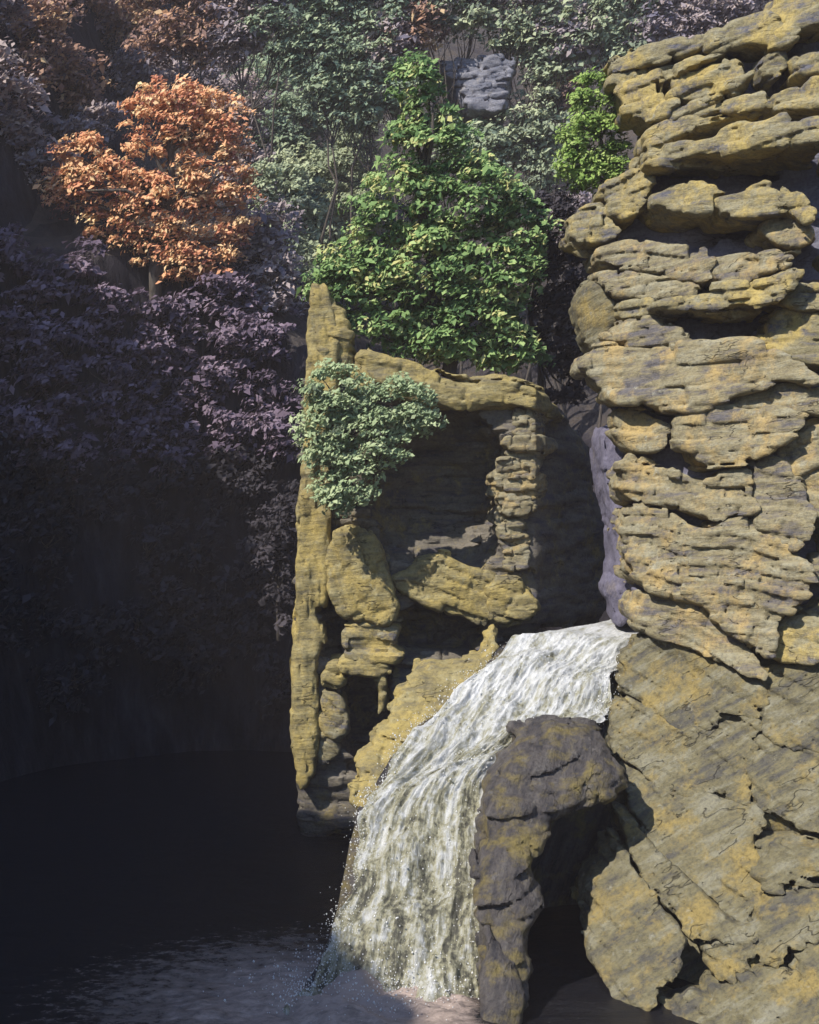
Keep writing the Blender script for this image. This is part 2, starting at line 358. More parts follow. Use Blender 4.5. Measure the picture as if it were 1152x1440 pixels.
# ------------------------------------------------------------------ ground: gorge floor, banks and hillside as one sheet
FLOOR = np.array([(-13, -25), (-13, 30), (-12.5, 37), (-10.5, 42), (-7, 44.5), (-3, 44.5), (-0.5, 40.5), (3.2, 37.5), (2.6, 56), (7.5, 56), (6.3, 36), (9, 32), (14, 24), (16, -25)], float)
def sstep(a, b, x):
    t = np.clip((x - a) / (b - a), 0, 1); return t * t * (3 - 2 * t)
def ground(x, y, detail=True):
    x = np.asarray(x, float); y = np.asarray(y, float)
    d = poly_sd(x, y, FLOOR)
    if detail: d = d + 0.9 * fbm(x * 0.22, y * 0.22, 0 * x + 3.3, 4, 21)
    left = sstep(-14.0, -17.5, x)
    hw = 13 + 5.5 * sstep(0, -9, x) * sstep(36, 42, y)
    bank = 26.6 + 6.5 * sstep(26, 32, y) + 6.0 * sstep(18.5, 14.5, y) - 4.0 * sstep(37, 42, y)  # unseen left bank, crest heights shaped to throw shade into the gorge
    hw = hw * (1 - left) + bank * left
    hw = np.where((x > 5) & (y < 40), 14.0, hw)
    dd = np.maximum(d, 0)
    sl = 0.80 - 0.35 * left * sstep(50, 40, y)
    run = hw / 3.6
    z = np.where(dd < run, dd * 3.6, hw + (dd - run) * sl)
    z = z - 1.6 + np.where(dd > 0, 1, 0) * 0
    if detail: z = z + left * sstep(32, 24, y) * sstep(2, 6, dd) * 2.4 * fbm(x * 0.5, y * 0.5, 0 * x + 8, 3, 77, 0.6)  # crest roughened to break up the shadow edge it casts
    if detail: z = z + sstep(0.3, 3, dd) * (1.5 * fbm(x * 0.16, y * 0.16, 0 * x, 4, 5) + 0.25 * fbm(x * 1.1, y * 1.1, 0 * x, 3, 6))
    return z
def build_ground():
    xs = np.concatenate([np.arange(-90, -27, 2.0), np.arange(-27, 14, 0.35), np.arange(14, 92, 2.0)])
    ys = np.concatenate([np.arange(-25, -2, 1.5), np.arange(-2, 26, 0.5), np.arange(26, 66, 0.35), np.arange(66, 150, 1.5)])
    GX, GY = np.meshgrid(xs, ys, indexing='ij'); GZ = ground(GX, GY)
    k = sstep(0.5, 6, GZ) * (GZ < 30)
    GX2 = GX + k * 0.7 * fbm(GX * 0.5, GY * 0.5, GZ * 0.35, 3, 31); GY2 = GY + k * 0.7 * fbm(GX * 0.5, GY * 0.5, GZ * 0.35, 3, 41)
    V = np.stack([GX2, GY2, GZ], -1).reshape(-1, 3); nx, ny = GX.shape
    i = np.arange(nx * ny).reshape(nx, ny)
    Q = np.stack([i[:-1, :-1], i[1:, :-1], i[1:, 1:], i[:-1, 1:]], -1).reshape(-1, 4)
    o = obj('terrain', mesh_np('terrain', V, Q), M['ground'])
    tag(o, 'dark gorge wall rising to a leaf-littered hillside', 'hillside', kind='structure')
def ground_mat():
    m, n, l, p = nm('gorge_ground')
    ge = n.new('ShaderNodeNewGeometry'); g = ge.outputs['Position']
    a = noise(n, l, g, 0.6, 8, 0.7); r = ramp(n, [(0.3, (0.03, 0.026, 0.034)), (0.5, (0.06, 0.052, 0.05)), (0.7, (0.10, 0.075, 0.055))]); l.new(a.outputs['Fac'], r.inputs['Fac'])
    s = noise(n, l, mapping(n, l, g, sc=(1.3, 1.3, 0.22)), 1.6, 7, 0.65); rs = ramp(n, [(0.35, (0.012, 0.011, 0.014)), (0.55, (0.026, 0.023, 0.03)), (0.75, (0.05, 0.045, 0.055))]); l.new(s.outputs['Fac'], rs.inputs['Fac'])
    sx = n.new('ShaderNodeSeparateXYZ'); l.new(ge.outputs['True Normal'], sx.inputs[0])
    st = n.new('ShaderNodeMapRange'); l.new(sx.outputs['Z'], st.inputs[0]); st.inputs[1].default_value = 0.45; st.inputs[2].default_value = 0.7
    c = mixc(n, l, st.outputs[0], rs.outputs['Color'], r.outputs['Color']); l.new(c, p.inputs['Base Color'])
    p.inputs['Roughness'].default_value = 0.9; p.inputs['Specular IOR Level'].default_value = 0.12
    b = n.new('ShaderNodeBump'); b.inputs['Distance'].default_value = 0.35; l.new(s.outputs['Fac'], b.inputs['Height']); l.new(b.outputs['Normal'], p.inputs['Normal'])
    M['ground'] = m
ground_mat(); build_ground()

# ------------------------------------------------------------------ water
def build_pool():
    xs = np.concatenate([np.arange(-16, -8, 1.0), np.arange(-8, 3, 0.075), np.arange(3, 18, 1.0)]); ys = np.concatenate([np.arange(-26, 17, 2.0), np.arange(17, 31, 0.075), np.arange(31, 50, 0.6)])
    GX, GY = np.meshgrid(xs, ys, indexing='ij')
    near = np.exp(-(((GX + 0.6) * 0.5) ** 2 + ((GY - 22.3) * 0.6) ** 2) / 1.6) * sstep(2.2, 1.2, GX)
    wide = np.exp(-(((GX + 1.5) * 0.4) ** 2 + ((GY - 23) * 0.35) ** 2) / 2.0)
    GZ = 0.02 * fbm(GX * 0.9, GY * 1.5, 0 * GX, 4, 3) + 0.13 * wide * fbm(GX * 1.6, GY * 2.4, 0 * GX, 5, 8, 0.6) + near * (0.14 + 0.42 * fbm(GX * 1.3, GY * 1.5, 0 * GX + 3, 5, 14, 0.62))
    nx, ny = GX.shape; i = np.arange(nx * ny).reshape(nx, ny)
    Q = np.stack([i[:-1, :-1], i[1:, :-1], i[1:, 1:], i[:-1, 1:]], -1).reshape(-1, 4)
    o = obj('pool_water', mesh_np('pool_water', np.stack([GX, GY, GZ], -1).reshape(-1, 3), Q), M['pool'])
    tag(o, 'black still pool with mauve foam spreading from the foot of the fall', 'water', kind='structure')
build_pool()

GV = np.array([(860, 33.6), (868, 32.2), (878, 30.6), (890, 29.6), (925, 28.75), (968, 28.0), (1010, 27.3), (1065, 26.55), (1110, 25.95), (1170, 25.1), (1250, 24.1), (1330, 23.0), (1400, 22.15), (1425, 21.75), (1470, 21.0)])
def fallD(v): return np.interp(v, GV[:, 0], GV[:, 1])
EL = [(872, 862), (850, 871), (795, 881), (722, 894), (690, 928), (655, 968), (604, 1008), (562, 1062), (524, 1112), (506, 1170), (492, 1250), (466, 1330), (424, 1405), (405, 1440)]
ER = [(915, 862), (918, 868), (920, 880), (918, 898), (885, 925), (868, 945), (860, 985), (850, 1020), (765, 1045), (700, 1100), (690, 1200), (690, 1300), (690, 1400), (690, 1440)]
def flow_grid(ns, nt, wid=1.0):
    k = np.arange(len(EL)); s = np.linspace(0, len(EL) - 1, ns); t = np.linspace(0, 1, nt)
    L = np.array([at(u, v, fallD(v)) for u, v in EL]); Rr = np.array([at(u, v, fallD(v)) for u, v in ER])
    def sm(P):
        Q = np.stack([np.interp(s, k, P[:, c]) for c in range(3)], 1)
        ker = np.hanning(max(3, ns // 22)); ker /= ker.sum(); pad = len(ker) // 2
        return np.stack([np.convolve(np.pad(Q[:, c], pad, mode='edge'), ker, 'same')[pad:pad + ns] for c in range(3)], 1)
    L = sm(L); Rr = sm(Rr); tt = 0.5 + (t - 0.5) * wid
    G = L[:, None] * (1 - tt[None, :, None]) + Rr[:, None] * tt[None, :, None]
    return G, s, t
def build_fall():
    G, s, t = flow_grid(360, 190)
    mid = np.cumsum(np.r_[0, np.linalg.norm(np.diff(G[:, 95], axis=0), axis=1)]); wd = np.linalg.norm(G[:, -1] - G[:, 0], axis=1)
    U = np.repeat(mid[:, None], len(t), 1); Vv = (t[None] - 0.5) * wd[:, None]
    steep = sstep(2.2, 4.0, s)[:, None]
    a = fbm(U * 0.55, Vv * 2.0, 0 * U, 5, 12, 0.6); b = fbm(U * 2.2, Vv * 3.4, 0 * U + 4, 4, 15, 0.65)
    ridge = 1 - 2 * np.abs(fbm(U * 0.4, Vv * 1.6, 0 * U + 9, 4, 18))
    disp = (0.05 + 0.17 * steep) * a + (0.02 + 0.09 * steep) * b + 0.15 * steep * ridge
    # small shelves the water tumbles over
    disp += steep * 0.10 * np.sin(U * 3.4 + 2.5 * vnoise(U * 0.3, Vv * 0.8, 0 * U, 4))
    edge = np.minimum(t, 1 - t)[None] * wd[:, None]
    disp += 0.07 * sstep(0, 0.4, edge) - 0.06
    G = G.copy()
    lat = 0.22 * fbm(U * 1.3, 0 * U + np.sign(t - 0.5)[None] * 5, 0 * U, 4, 33) * (np.abs(t - 0.5) * 2)[None] ** 3 * steep
    G[..., 0] += lat
    nrm = np.stack([-0.15 + 0 * U, -0.55 * steep + 0 * U, 0.85 + 0 * U], -1); nrm /= np.linalg.norm(nrm, axis=-1, keepdims=True)
    G += nrm * disp[..., None]
    foot = sstep(len(EL) - 3.2, len(EL) - 1.0, s)[:, None]
    G[..., 2] -= foot * (0.30 + 0.95 * fbm(U * 1.2, Vv * 1.5, 0 * U, 4, 71))
    G[..., 0] += 0.35 * foot * fbm(U * 1.0, Vv * 1.0, 0 * U + 2, 4, 72)
    ns, nt = U.shape; i = np.arange(ns * nt).reshape(ns, nt)
    Q = np.stack([i[:-1, :-1], i[1:, :-1], i[1:, 1:], i[:-1, 1:]], -1).reshape(-1, 4)
    me = mesh_np('waterfall', G.reshape(-1, 3), Q)
    uv = me.uv_layers.new(name='flow'); li = np.empty(len(me.loops), np.int32); me.loops.foreach_get('vertex_index', li)
    co = np.stack([U.ravel(), Vv.ravel()], 1)[li]; uv.data.foreach_set('uv', co.astype(np.float32).ravel())
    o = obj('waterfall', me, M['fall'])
    tag(o, 'white frothing cascade tumbling from the dark slot into the pool', 'waterfall', kind='structure')
    # flung drops and froth along the cascade
    N = 3800; Gf = G.reshape(ns, nt, 3); si = np.clip((rng.beta(1.3, 1.0, N) * (ns - 110) + 105).astype(int), 0, ns - 1)
    ed = rng.random(N) < 0.55; ti = np.where(ed, np.where(rng.random(N) < 0.6, rng.exponential(5, N), nt - 1 - rng.exponential(5, N)), rng.uniform(0, nt, N)); ti = np.clip(ti.astype(int), 0, nt - 1)
    P = Gf[si, ti] + rng.normal(size=(N, 3)) * [0.10, 0.10, 0.07] + np.array([-0.02, -0.06, 0.08]) * rng.exponential(1.0, (N, 1))
    nb = 1500; Pb = np.stack([rng.normal(-0.7, 0.9, nb), rng.normal(22.4, 0.7, nb), np.abs(rng.normal(0, 0.28, nb)) + 0.03], 1); Pb = Pb[Pb[:, 0] < 1.0]
    P = np.concatenate([P, Pb]); N = len(P)
    r0 = np.clip(rng.lognormal(-4.75, 0.4, (N, 1, 1)), 0.005, 0.022)
    oc8 = np.array([(1, 0, 0), (-1, 0, 0), (0, 1, 0), (0, -1, 0), (0, 0, 1.3), (0, 0, -1.3)], float)
    VV = (P[:, None] + oc8[None] * r0).reshape(-1, 3)
    ft = np.array([(0, 2, 4), (2, 1, 4), (1, 3, 4), (3, 0, 4), (2, 0, 5), (1, 2, 5), (3, 1, 5), (0, 3, 5)])
    FF = (ft[None] + 6 * np.arange(N)[:, None, None]).reshape(-1, 3)
    tag(obj('spray', mesh_np('spray', VV, FF), M['drop']), 'fine white drops and froth flung from the cascade', 'spray', kind='stuff')
    # the rock the water runs over
    G, s, t = flow_grid(150, 90, 1.16)
    st = sstep(2.0, 4.0, s)[:, None] + 0 * t[None]
    dn = -0.28 + 0.18 * fbm(G[..., 0] * 1.6, G[..., 1] * 1.6, G[..., 2] * 1.6, 4, 51)
    G = G + np.stack([0 * dn, dn * -0.5, dn], -1)
    top = G.reshape(-1, 3); bot = top.copy(); bot[:, 2] = -1.4; bot[:, 1] += 0.6
    ns, nt = s.size, t.size; i = np.arange(ns * nt).reshape(ns, nt); j = i + ns * nt
    Q = [np.stack([i[:-1, :-1], i[1:, :-1], i[1:, 1:], i[:-1, 1:]], -1).reshape(-1, 4)]
    for e, f in ((i[:, 0], j[:, 0]), (i[:, -1], j[:, -1])): Q.append(np.stack([e[:-1], e[1:], f[1:], f[:-1]], -1))
    for e, f in ((i[0], j[0]), (i[-1], j[-1])): Q.append(np.stack([e[:-1], e[1:], f[1:], f[:-1]], -1))
    o = obj('stream_bed', mesh_np('stream_bed', np.concatenate([top, bot]), np.concatenate(Q)), M['wet'])
    tag(o, 'dark wet rock sill showing at the edges of the white water', 'rock', kind='structure')
build_fall()

# ------------------------------------------------------------------ the layered cliff beside the fall
def Wc(x, z):
    low = np.maximum(0, 5.6 - z)
    return 28.0 - 1.05 * (x - 4.8) + 0.12 * np.maximum(0, z - 5.6) - 1.05 * (np.sqrt(low * low + 0.25) - 0.5) - 0.45 * np.maximum(0, 2.8 - z)
cliff = thing('rock_cliff', 'tall sunlit cliff of ochre layered ledges beside the white water', 'cliff', (7.0, 26.5, 0.0))
def rec(z): return 0.12 + 0.50 * sstep(6.5, 11.0, z)
rock('upper_face', [(868, 112), (900, 95), (1000, 60), (1080, 20), (1150, -15), (1500, -120), (1650, 400), (1600, 900), (1100, 905), (895, 900),
     (892, 780), (890, 660), (880, 570), (850, 520), (868, 450), (850, 380), (838, 330), (880, 290), (915, 230), (905, 160)], lambda x, z: Wc(x, z) + rec(z), 0.0, 5.0, M['shade_blue'], cliff, h=0.11, rnd=0.3, iso=0.20, strat=0.14, layer=0.4, lay_amp=0.12, block=0.10, seed=1, holes=[(1050, 243, 170, 17, 0.5, 0.0), (1000, 333, 150, 12, 0.4, 0.0), (1020, 467, 110, 18, 0.5, 0.0)])
rock('lower_face', [(895, 870), (1100, 880), (1620, 860), (1600, 1620), (900, 1540), (875, 1440), (862, 1380), (850, 1300), (868, 1180), (885, 1100), (872, 990)], lambda x, z: Wc(x, z) + 0.10 + 1.5 * sstep(2.7, 1.9, z), 0.0, 4.0, M['drab'], cliff, h=0.11, rnd=0.3, bed=0.55, iso=0.2, strat=0.14, layer=0.35, lay_amp=0.10, block=0.09, seed=2)
UP = [  # outline, metres proud, bedding tilt, material
 ([(1072, 35), (1090, 2), (1120, -15), (1170, -30), (1170, 28), (1130, 32), (1112, 38), (1110, 52), (1085, 48)], .35, -.3, 'ochre'),
 ([(857, 88), (870, 80), (930, 68), (975, 55), (994, 55), (985, 67), (950, 80), (920, 90), (880, 101), (858, 104)], .45, -.25, 'ochre'),
 ([(992, 56), (1030, 40), (1072, 18), (1085, 40), (1108, 55), (1090, 62), (1050, 55), (1012, 72), (998, 72)], .40, -.3, 'ochre'),
 ([(862, 106), (885, 102), (912, 99), (921, 112), (918, 132), (935, 147), (944, 152), (935, 166), (905, 173), (880, 156), (870, 130)], .40, -.15, 'ochre'),
 ([(926, 97), (960, 86), (985, 95), (1000, 90), (1047, 84), (1052, 105), (1036, 121), (1010, 130), (980, 147), (950, 141), (945, 120), (933, 106)], .38, -.2, 'ochre'),
 ([(942, 160), (975, 150), (992, 134), (1008, 130), (1002, 140), (1050, 137), (1070, 135), (1070, 148), (1000, 158), (960, 171), (945, 168)], .35, -.25, 'ochre'),
 ([(1076, 88), (1096, 78), (1108, 90), (1098, 106), (1080, 108)], .25, -.2, 'ochre'),
 ([(1120, 80), (1150, 70), (1175, 70), (1175, 98), (1132, 97)], .30, -.2, 'ochre'),
 ([(1090, 130), (1120, 120), (1175, 108), (1175, 140), (1115, 149), (1090, 150)], .42, -.2, 'ochre'),
 ([(906, 190), (925, 178), (965, 167), (1020, 154), (1076, 147), (1078, 152), (1030, 164), (985, 181), (935, 196), (910, 204)], .55, -.25, 'ochre'),
 ([(908, 204), (945, 207), (980, 204), (1020, 189), (1080, 180), (1092, 170), (1098, 180), (1086, 196), (1120, 181), (1142, 174), (1140, 195), (1170, 205), (1170, 211), (1100, 212), (1060, 218), (1000, 221), (950, 231), (908, 241), (905, 218)], 1.25, -.12, 'ochre'),
 ([(848, 270), (860, 255), (905, 243), (911, 260), (905, 286), (890, 300), (872, 308), (860, 295)], .55, -.1, 'ochre'),
 ([(803, 312), (820, 296), (848, 290), (858, 315), (872, 330), (845, 339), (815, 341), (803, 330)], .50, 0, 'ochre'),
 ([(912, 285), (925, 270), (955, 255), (980, 265), (1030, 270), (1050, 265), (1073, 257), (1095, 268), (1125, 282), (1136, 296), (1130, 320), (1110, 311), (1080, 307), (1030, 313), (1000, 300), (960, 301), (930, 296)], .90, 0, 'ochre'),
 ([(1065, 325), (1075, 313), (1120, 306), (1141, 328), (1131, 341), (1118, 347), (1090, 341)], .55, 0, 'buff'),
 ([(832, 359), (845, 350), (880, 342), (910, 352), (960, 350), (996, 347), (999, 362), (996, 390), (985, 398), (950, 391), (900, 376), (885, 373), (850, 371), (838, 373)], .50, .15, 'buff'),
 ([(1002, 366), (1030, 355), (1065, 361), (1092, 352), (1107, 370), (1060, 386), (1035, 397), (1010, 393)], .48, -.15, 'buff'),
 ([(838, 382), (855, 376), (870, 381), (888, 391), (920, 401), (960, 401), (974, 411), (965, 424), (930, 430), (905, 416), (875, 416), (855, 406)], .45, .15, 'buff'),
 ([(915, 433), (965, 416), (1000, 409), (1050, 401), (1090, 387), (1112, 380), (1122, 391), (1100, 411), (1090, 426), (1050, 436), (990, 441), (920, 441)], 1.1, -.1, 'ochre'),
 ([(870, 440), (880, 426), (895, 418), (907, 430), (899, 446), (880, 449)], .50, 0, 'ochre'),
 ([(1104, 402), (1130, 396), (1175, 410), (1175, 436), (1120, 436), (1099, 426)], .55, .1, 'ochre'),
 ([(1072, 482), (1095, 442), (1120, 438), (1175, 445), (1175, 512), (1110, 500), (1090, 491)], .40, 0, 'ochre'),
 ([(855, 466), (875, 450), (910, 455), (945, 468), (976, 484), (940, 487), (890, 489), (857, 483)], .60, .1, 'buff'),
 ([(822, 511), (840, 490), (880, 492), (960, 490), (1010, 491), (1060, 492), (1090, 502), (1130, 521), (1147, 541), (1095, 532), (1050, 546), (1020, 551), (1000, 571), (975, 577), (930, 569), (915, 560), (903, 540), (895, 560), (862, 563), (832, 532)], .85, .0, 'buff'),
 ([(1010, 576), (1025, 556), (1060, 547), (1100, 541), (1172, 547), (1172, 580), (1110, 576), (1060, 568)], .55, .1, 'buff'),
 ([(866, 576), (895, 576), (925, 591), (946, 601), (940, 621), (905, 633), (885, 616), (870, 596)], .38, .1, 'buff'),
 ([(950, 606), (975, 581), (1030, 577), (1090, 579), (1140, 588), (1110, 606), (1085, 621), (1060, 636), (1015, 653), (985, 649), (965, 633), (955, 621)], .85, -.08, 'buff'),
 ([(1090, 640), (1112, 615), (1140, 598), (1175, 590), (1175, 640), (1140, 648), (1112, 668)], .40, -.3, 'buff'),
 ([(1062, 652), (1085, 642), (1110, 672), (1130, 690), (1141, 730), (1126, 761), (1105, 771), (1086, 760), (1070, 727), (1055, 702), (1060, 676)], .70, .4, 'buff'),
 ([(1128, 672), (1150, 655), (1180, 650), (1180, 770), (1158, 764), (1146, 722)], .45, .2, 'buff'),
 ([(878, 647), (910, 652), (955, 666), (975, 679), (1010, 676), (1035, 663), (1046, 700), (1052, 714), (1000, 731), (980, 718), (955, 711), (920, 705), (885, 706), (875, 690)], .72, .15, 'buff'),
 ([(905, 711), (930, 722), (950, 733), (968, 748), (1000, 752), (1030, 737), (1057, 727), (1086, 764), (1110, 786), (1131, 796), (1136, 830), (1116, 850), (1091, 861), (1081, 886), (1075, 911), (1040, 898), (1006, 860), (970, 835), (925, 827), (900, 815), (883, 780), (879, 735), (890, 715)], .80, .15, 'buff'),
 ([(1142, 780), (1180, 772), (1180, 824), (1145, 822)], .40, 0, 'buff'),
 ([(888, 841), (900, 829), (935, 837), (975, 850), (1000, 868), (1040, 908), (1070, 936), (1060, 948), (1000, 928), (950, 900), (907, 889), (891, 870)], .60, .45, 'buff'),
 ([(1082, 902), (1102, 882), (1142, 850), (1180, 832), (1180, 918), (1120, 922), (1086, 927)], .50, .2, 'ochre'),
]
LOW = [
 ([(880, 921), (905, 897), (960, 908), (1030, 938), (1066, 958), (1071, 990), (1060, 1009), (1020, 1004), (980, 1024), (950, 1028), (930, 1001), (900, 990), (870, 976)], .45, .5, 'drab'),
 ([(868, 986), (900, 995), (935, 1006), (955, 1034), (1000, 1033), (1045, 1014), (1068, 1011), (1061, 1080), (1050, 1131), (1000, 1112), (960, 1121), (930, 1110), (900, 1082), (868, 1071), (858, 1020)], .42, .5, 'drab'),
 ([(1076, 951), (1110, 936), (1180, 924), (1180, 1062), (1130, 1050), (1090, 1034), (1073, 1018)], .45, .5, 'drab'),
 ([(1070, 1027), (1100, 1046), (1180, 1078), (1180, 1182), (1120, 1166), (1060, 1131), (1065, 1080)], .42, .55, 'drab'),
 ([(880, 1110), (900, 1092), (960, 1126), (1000, 1117), (1050, 1137), (1072, 1146), (1066, 1220), (1068, 1260), (1050, 1291), (1020, 1286), (960, 1231), (920, 1181), (890, 1140)], .45, .6, 'drab'),
 ([(872, 1150), (885, 1151), (920, 1187), (970, 1243), (1025, 1293), (1056, 1301), (1040, 1311), (980, 1312), (958, 1296), (900, 1222), (872, 1180)], .62, .65, 'drab'),
 ([(866, 1178), (896, 1222), (946, 1294), (955, 1330), (925, 1370), (905, 1415), (890, 1432), (850, 1402), (825, 1330), (830, 1260), (850, 1236), (861, 1205)], .85, .65, 'drab'),
 ([(1076, 1202), (1100, 1187), (1180, 1187), (1180, 1237), (1110, 1236), (1082, 1246), (1064, 1230)], .60, .2, 'drab'),
 ([(1030, 1312), (1060, 1292), (1090, 1274), (1110, 1264), (1180, 1262), (1180, 1318), (1110, 1320), (1080, 1349), (1040, 1369), (1015, 1396), (1001, 1380), (990, 1350), (1000, 1325)], .55, .4, 'drab'),
 ([(1022, 1400), (1050, 1374), (1086, 1357), (1130, 1372), (1142, 1402), (1180, 1412), (1180, 1520), (895, 1520), (915, 1440), (940, 1424), (980, 1402)], .60, .5, 'drab'),
 ([(1118, 1330), (1180, 1326), (1180, 1404), (1146, 1396), (1132, 1366)], .50, .3, 'drab'),
]
for k, (pg, fr, bed, mt) in enumerate(UP):
    rock('rock_slab', pg, Wc, fr, 0.85, M[mt], cliff, h=0.04, rnd=0.08, bed=bed, iso=0.16, strat=0.06, layer=random.choice((0.2, 0.28, 0.36, 0.46)), lay_amp=0.06, block=0.13, seed=60 + k, lean=0.15, grow=0.02 if k in (9, 10, 13, 18) else 0.075)
for k, (pg, fr, bed, mt) in enumerate(LOW):
    rock('rock_slab', pg, Wc, fr * (0.6 if k < 5 else 0.9), 0.9, M[mt], cliff, h=0.043, rnd=0.08, bed=bed, iso=0.16, strat=0.13, layer=0.20, lay_amp=0.07, block=0.06, seed=110 + k, grow=0.07 if k < 5 else 0.03)
vq = -70.0; k = 0; rs = random.Random(8)
while vq < 1440:                                  # the ledges run on past the edge of the view
    hq_ = rs.uniform(55, 95); low = vq > 890; uq = 1168 + rs.uniform(0, 8)
    while uq < 1440:
        wq = rs.uniform(110, 200); sk = rs.uniform(-14, 10)
        rock('rock_slab', [(uq, vq + 12), (uq + wq * .3, vq + rs.uniform(-4, 8)), (uq + wq * .7, vq + sk), (uq + wq, vq + 14 + sk), (uq + wq * .96, vq + hq_ - 6 + sk), (uq + wq * .5, vq + hq_ + rs.uniform(-6, 6)), (uq + 6, vq + hq_ - 8)],
             Wc, rs.uniform(.25, .75) * (0.6 if low else 1), 0.8, M['drab' if low else rs.choice(('ochre', 'buff'))], cliff, h=0.1, rnd=0.1, bed=0.5 if low else rs.uniform(-.2, .15), iso=0.2, strat=0.10, layer=0.3, lay_amp=0.06, block=0.12, seed=300 + k, grow=0.05)
        uq += wq + rs.uniform(0, 8); k += 1
    vq += hq_ + rs.uniform(2, 14)
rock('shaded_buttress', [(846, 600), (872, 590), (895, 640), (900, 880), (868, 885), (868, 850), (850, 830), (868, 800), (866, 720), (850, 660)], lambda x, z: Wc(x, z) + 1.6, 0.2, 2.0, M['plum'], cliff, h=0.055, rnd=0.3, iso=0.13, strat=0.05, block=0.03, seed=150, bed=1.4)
rock('rock_slab', [(806, 420), (822, 392), (850, 400), (872, 440), (862, 480), (838, 498), (815, 470)], lambda x, z: Wc(x, z) + 0.4, 0.4, 1.2, M['drab'], cliff, h=0.055, rnd=0.3, seed=151)

# dark rounded boulder that splits the fall from the side cave
def Wb(x, z): return 21.2 + 0.95 * np.maximum(z, -1) * 1.0 + 0 * x
bl = thing('boulder', 'dark wet arched boulder with yellow moss at the foot of the cascade', 'boulder', (2.0, 22.5, 0.0))
rock('boulder_body', [(735, 1028), (800, 1018), (852, 1016), (868, 1050), (895, 1108), (885, 1130), (840, 1142), (800, 1165), (772, 1195), (762, 1235), (770, 1290), (755, 1325), (750, 1400), (745, 1475), (690, 1475), (676, 1400), (670, 1280), (672, 1180), (678, 1105), (712, 1060)], Wb, 0.1, 2.2, M['wet'], bl, h=0.05, rnd=0.4, iso=0.30, strat=0.12, layer=0.3, lay_amp=0.08, block=0.10, seed=160, bed=-0.25, grow=-0.13)
rock('boulder_toe', [(682, 1300), (705, 1330), (730, 1360), (738, 1400), (735, 1470), (680, 1470), (674, 1380)], Wb, 0.35, 1.0, M['wet'], bl, h=0.05, rnd=0.25, iso=0.14, seed=162)

# ------------------------------------------------------------------ rock pillar with the scooped hollow
def Wp(x, z): return 33.2 - 0.16 * x + 0.06 * (z - 6) + 1.7 * np.maximum(0, x - 3.05)
pil = thing('rock_pillar', 'freestanding mossy rock pillar with a deep round hollow beside the fall', 'rock pillar', (0.3, 34.5, 0.0))
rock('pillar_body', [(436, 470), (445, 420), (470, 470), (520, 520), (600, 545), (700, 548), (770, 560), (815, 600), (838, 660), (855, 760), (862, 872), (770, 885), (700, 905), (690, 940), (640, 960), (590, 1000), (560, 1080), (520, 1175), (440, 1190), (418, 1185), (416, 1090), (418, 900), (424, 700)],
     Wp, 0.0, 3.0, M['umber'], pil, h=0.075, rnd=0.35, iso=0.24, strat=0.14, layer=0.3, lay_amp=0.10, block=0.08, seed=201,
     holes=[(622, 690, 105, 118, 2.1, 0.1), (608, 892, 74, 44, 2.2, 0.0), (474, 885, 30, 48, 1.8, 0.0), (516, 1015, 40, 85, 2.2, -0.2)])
PIL = [
 ('rib', [(436, 396), (456, 402), (470, 440), (474, 520), (462, 600), (464, 700), (457, 780), (460, 845), (442, 858), (456, 895), (442, 930), (446, 1000), (444, 1080), (426, 1112), (413, 1092), (411, 900), (419, 780), (430, 650), (433, 500)], .55, 1.45, 'moss'),
 ('knob', [(452, 412), (470, 420), (486, 446), (494, 480), (490, 530), (456, 530)], .45, .2, 'moss'),
 ('knob', [(497, 545), (500, 505), (514, 490), (530, 500), (538, 548)], .45, 1.2, 'moss'),
 ('buttress', [(458, 792), (465, 765), (480, 748), (500, 739), (522, 752), (541, 786), (551, 820), (557, 866), (540, 880), (510, 872), (482, 862), (464, 830)], .75, 1.2, 'moss'),
 ('slab', [(490, 874), (520, 880), (557, 878), (552, 902), (562, 926), (520, 934), (492, 930), (488, 900)], .55, .05, 'ochre'),
 ('slab', [(476, 932), (500, 924), (540, 930), (552, 944), (520, 950), (484, 946)], .65, .05, 'moss'),
 ('stone', [(450, 948), (462, 932), (478, 930), (486, 950), (478, 970), (456, 972)], .55, .3, 'moss'),
 ('stone', [(452, 976), (476, 974), (488, 1000), (486, 1030), (474, 1040), (452, 1030)], .5, .8, 'ochre'),
 ('stone', [(448, 1036), (472, 1044), (478, 1058), (456, 1082), (447, 1070)], .45, .9, 'ochre'),
 ('stone', [(527, 948), (540, 950), (546, 975), (540, 1000), (530, 1006), (533, 975)], .5, 1.3, 'moss'),
 ('cap_ledge', [(505, 497), (540, 502), (600, 522), (650, 537), (710, 531), (760, 551), (806, 592), (785, 592), (740, 574), (690, 566), (640, 572), (600, 564), (560, 556), (520, 532)], .55, .2, 'moss'),
 ('floor_slab', [(556, 812), (600, 791), (625, 780), (652, 795), (690, 806), (701, 830), (691, 870), (670, 881), (648, 866), (632, 868), (618, 858), (600, 850), (560, 831)], .45, .25, 'moss'),
 ('floor_slab', [(690, 812), (722, 808), (750, 834), (764, 856), (740, 866), (702, 881), (688, 868)], .55, .35, 'moss'),
]
for k, (nmx, pg, fr, bed, mt) in enumerate(PIL):
    rock(nmx, pg, Wp, fr * 0.8, 0.9, M[mt], pil, h=0.048, rnd=0.16, bed=bed, iso=0.18, strat=0.09, layer=0.3, lay_amp=0.05, block=0.03 if nmx == 'rib' else 0.08, seed=220 + k, grow=0.06)
yv = 578.0; k = 0
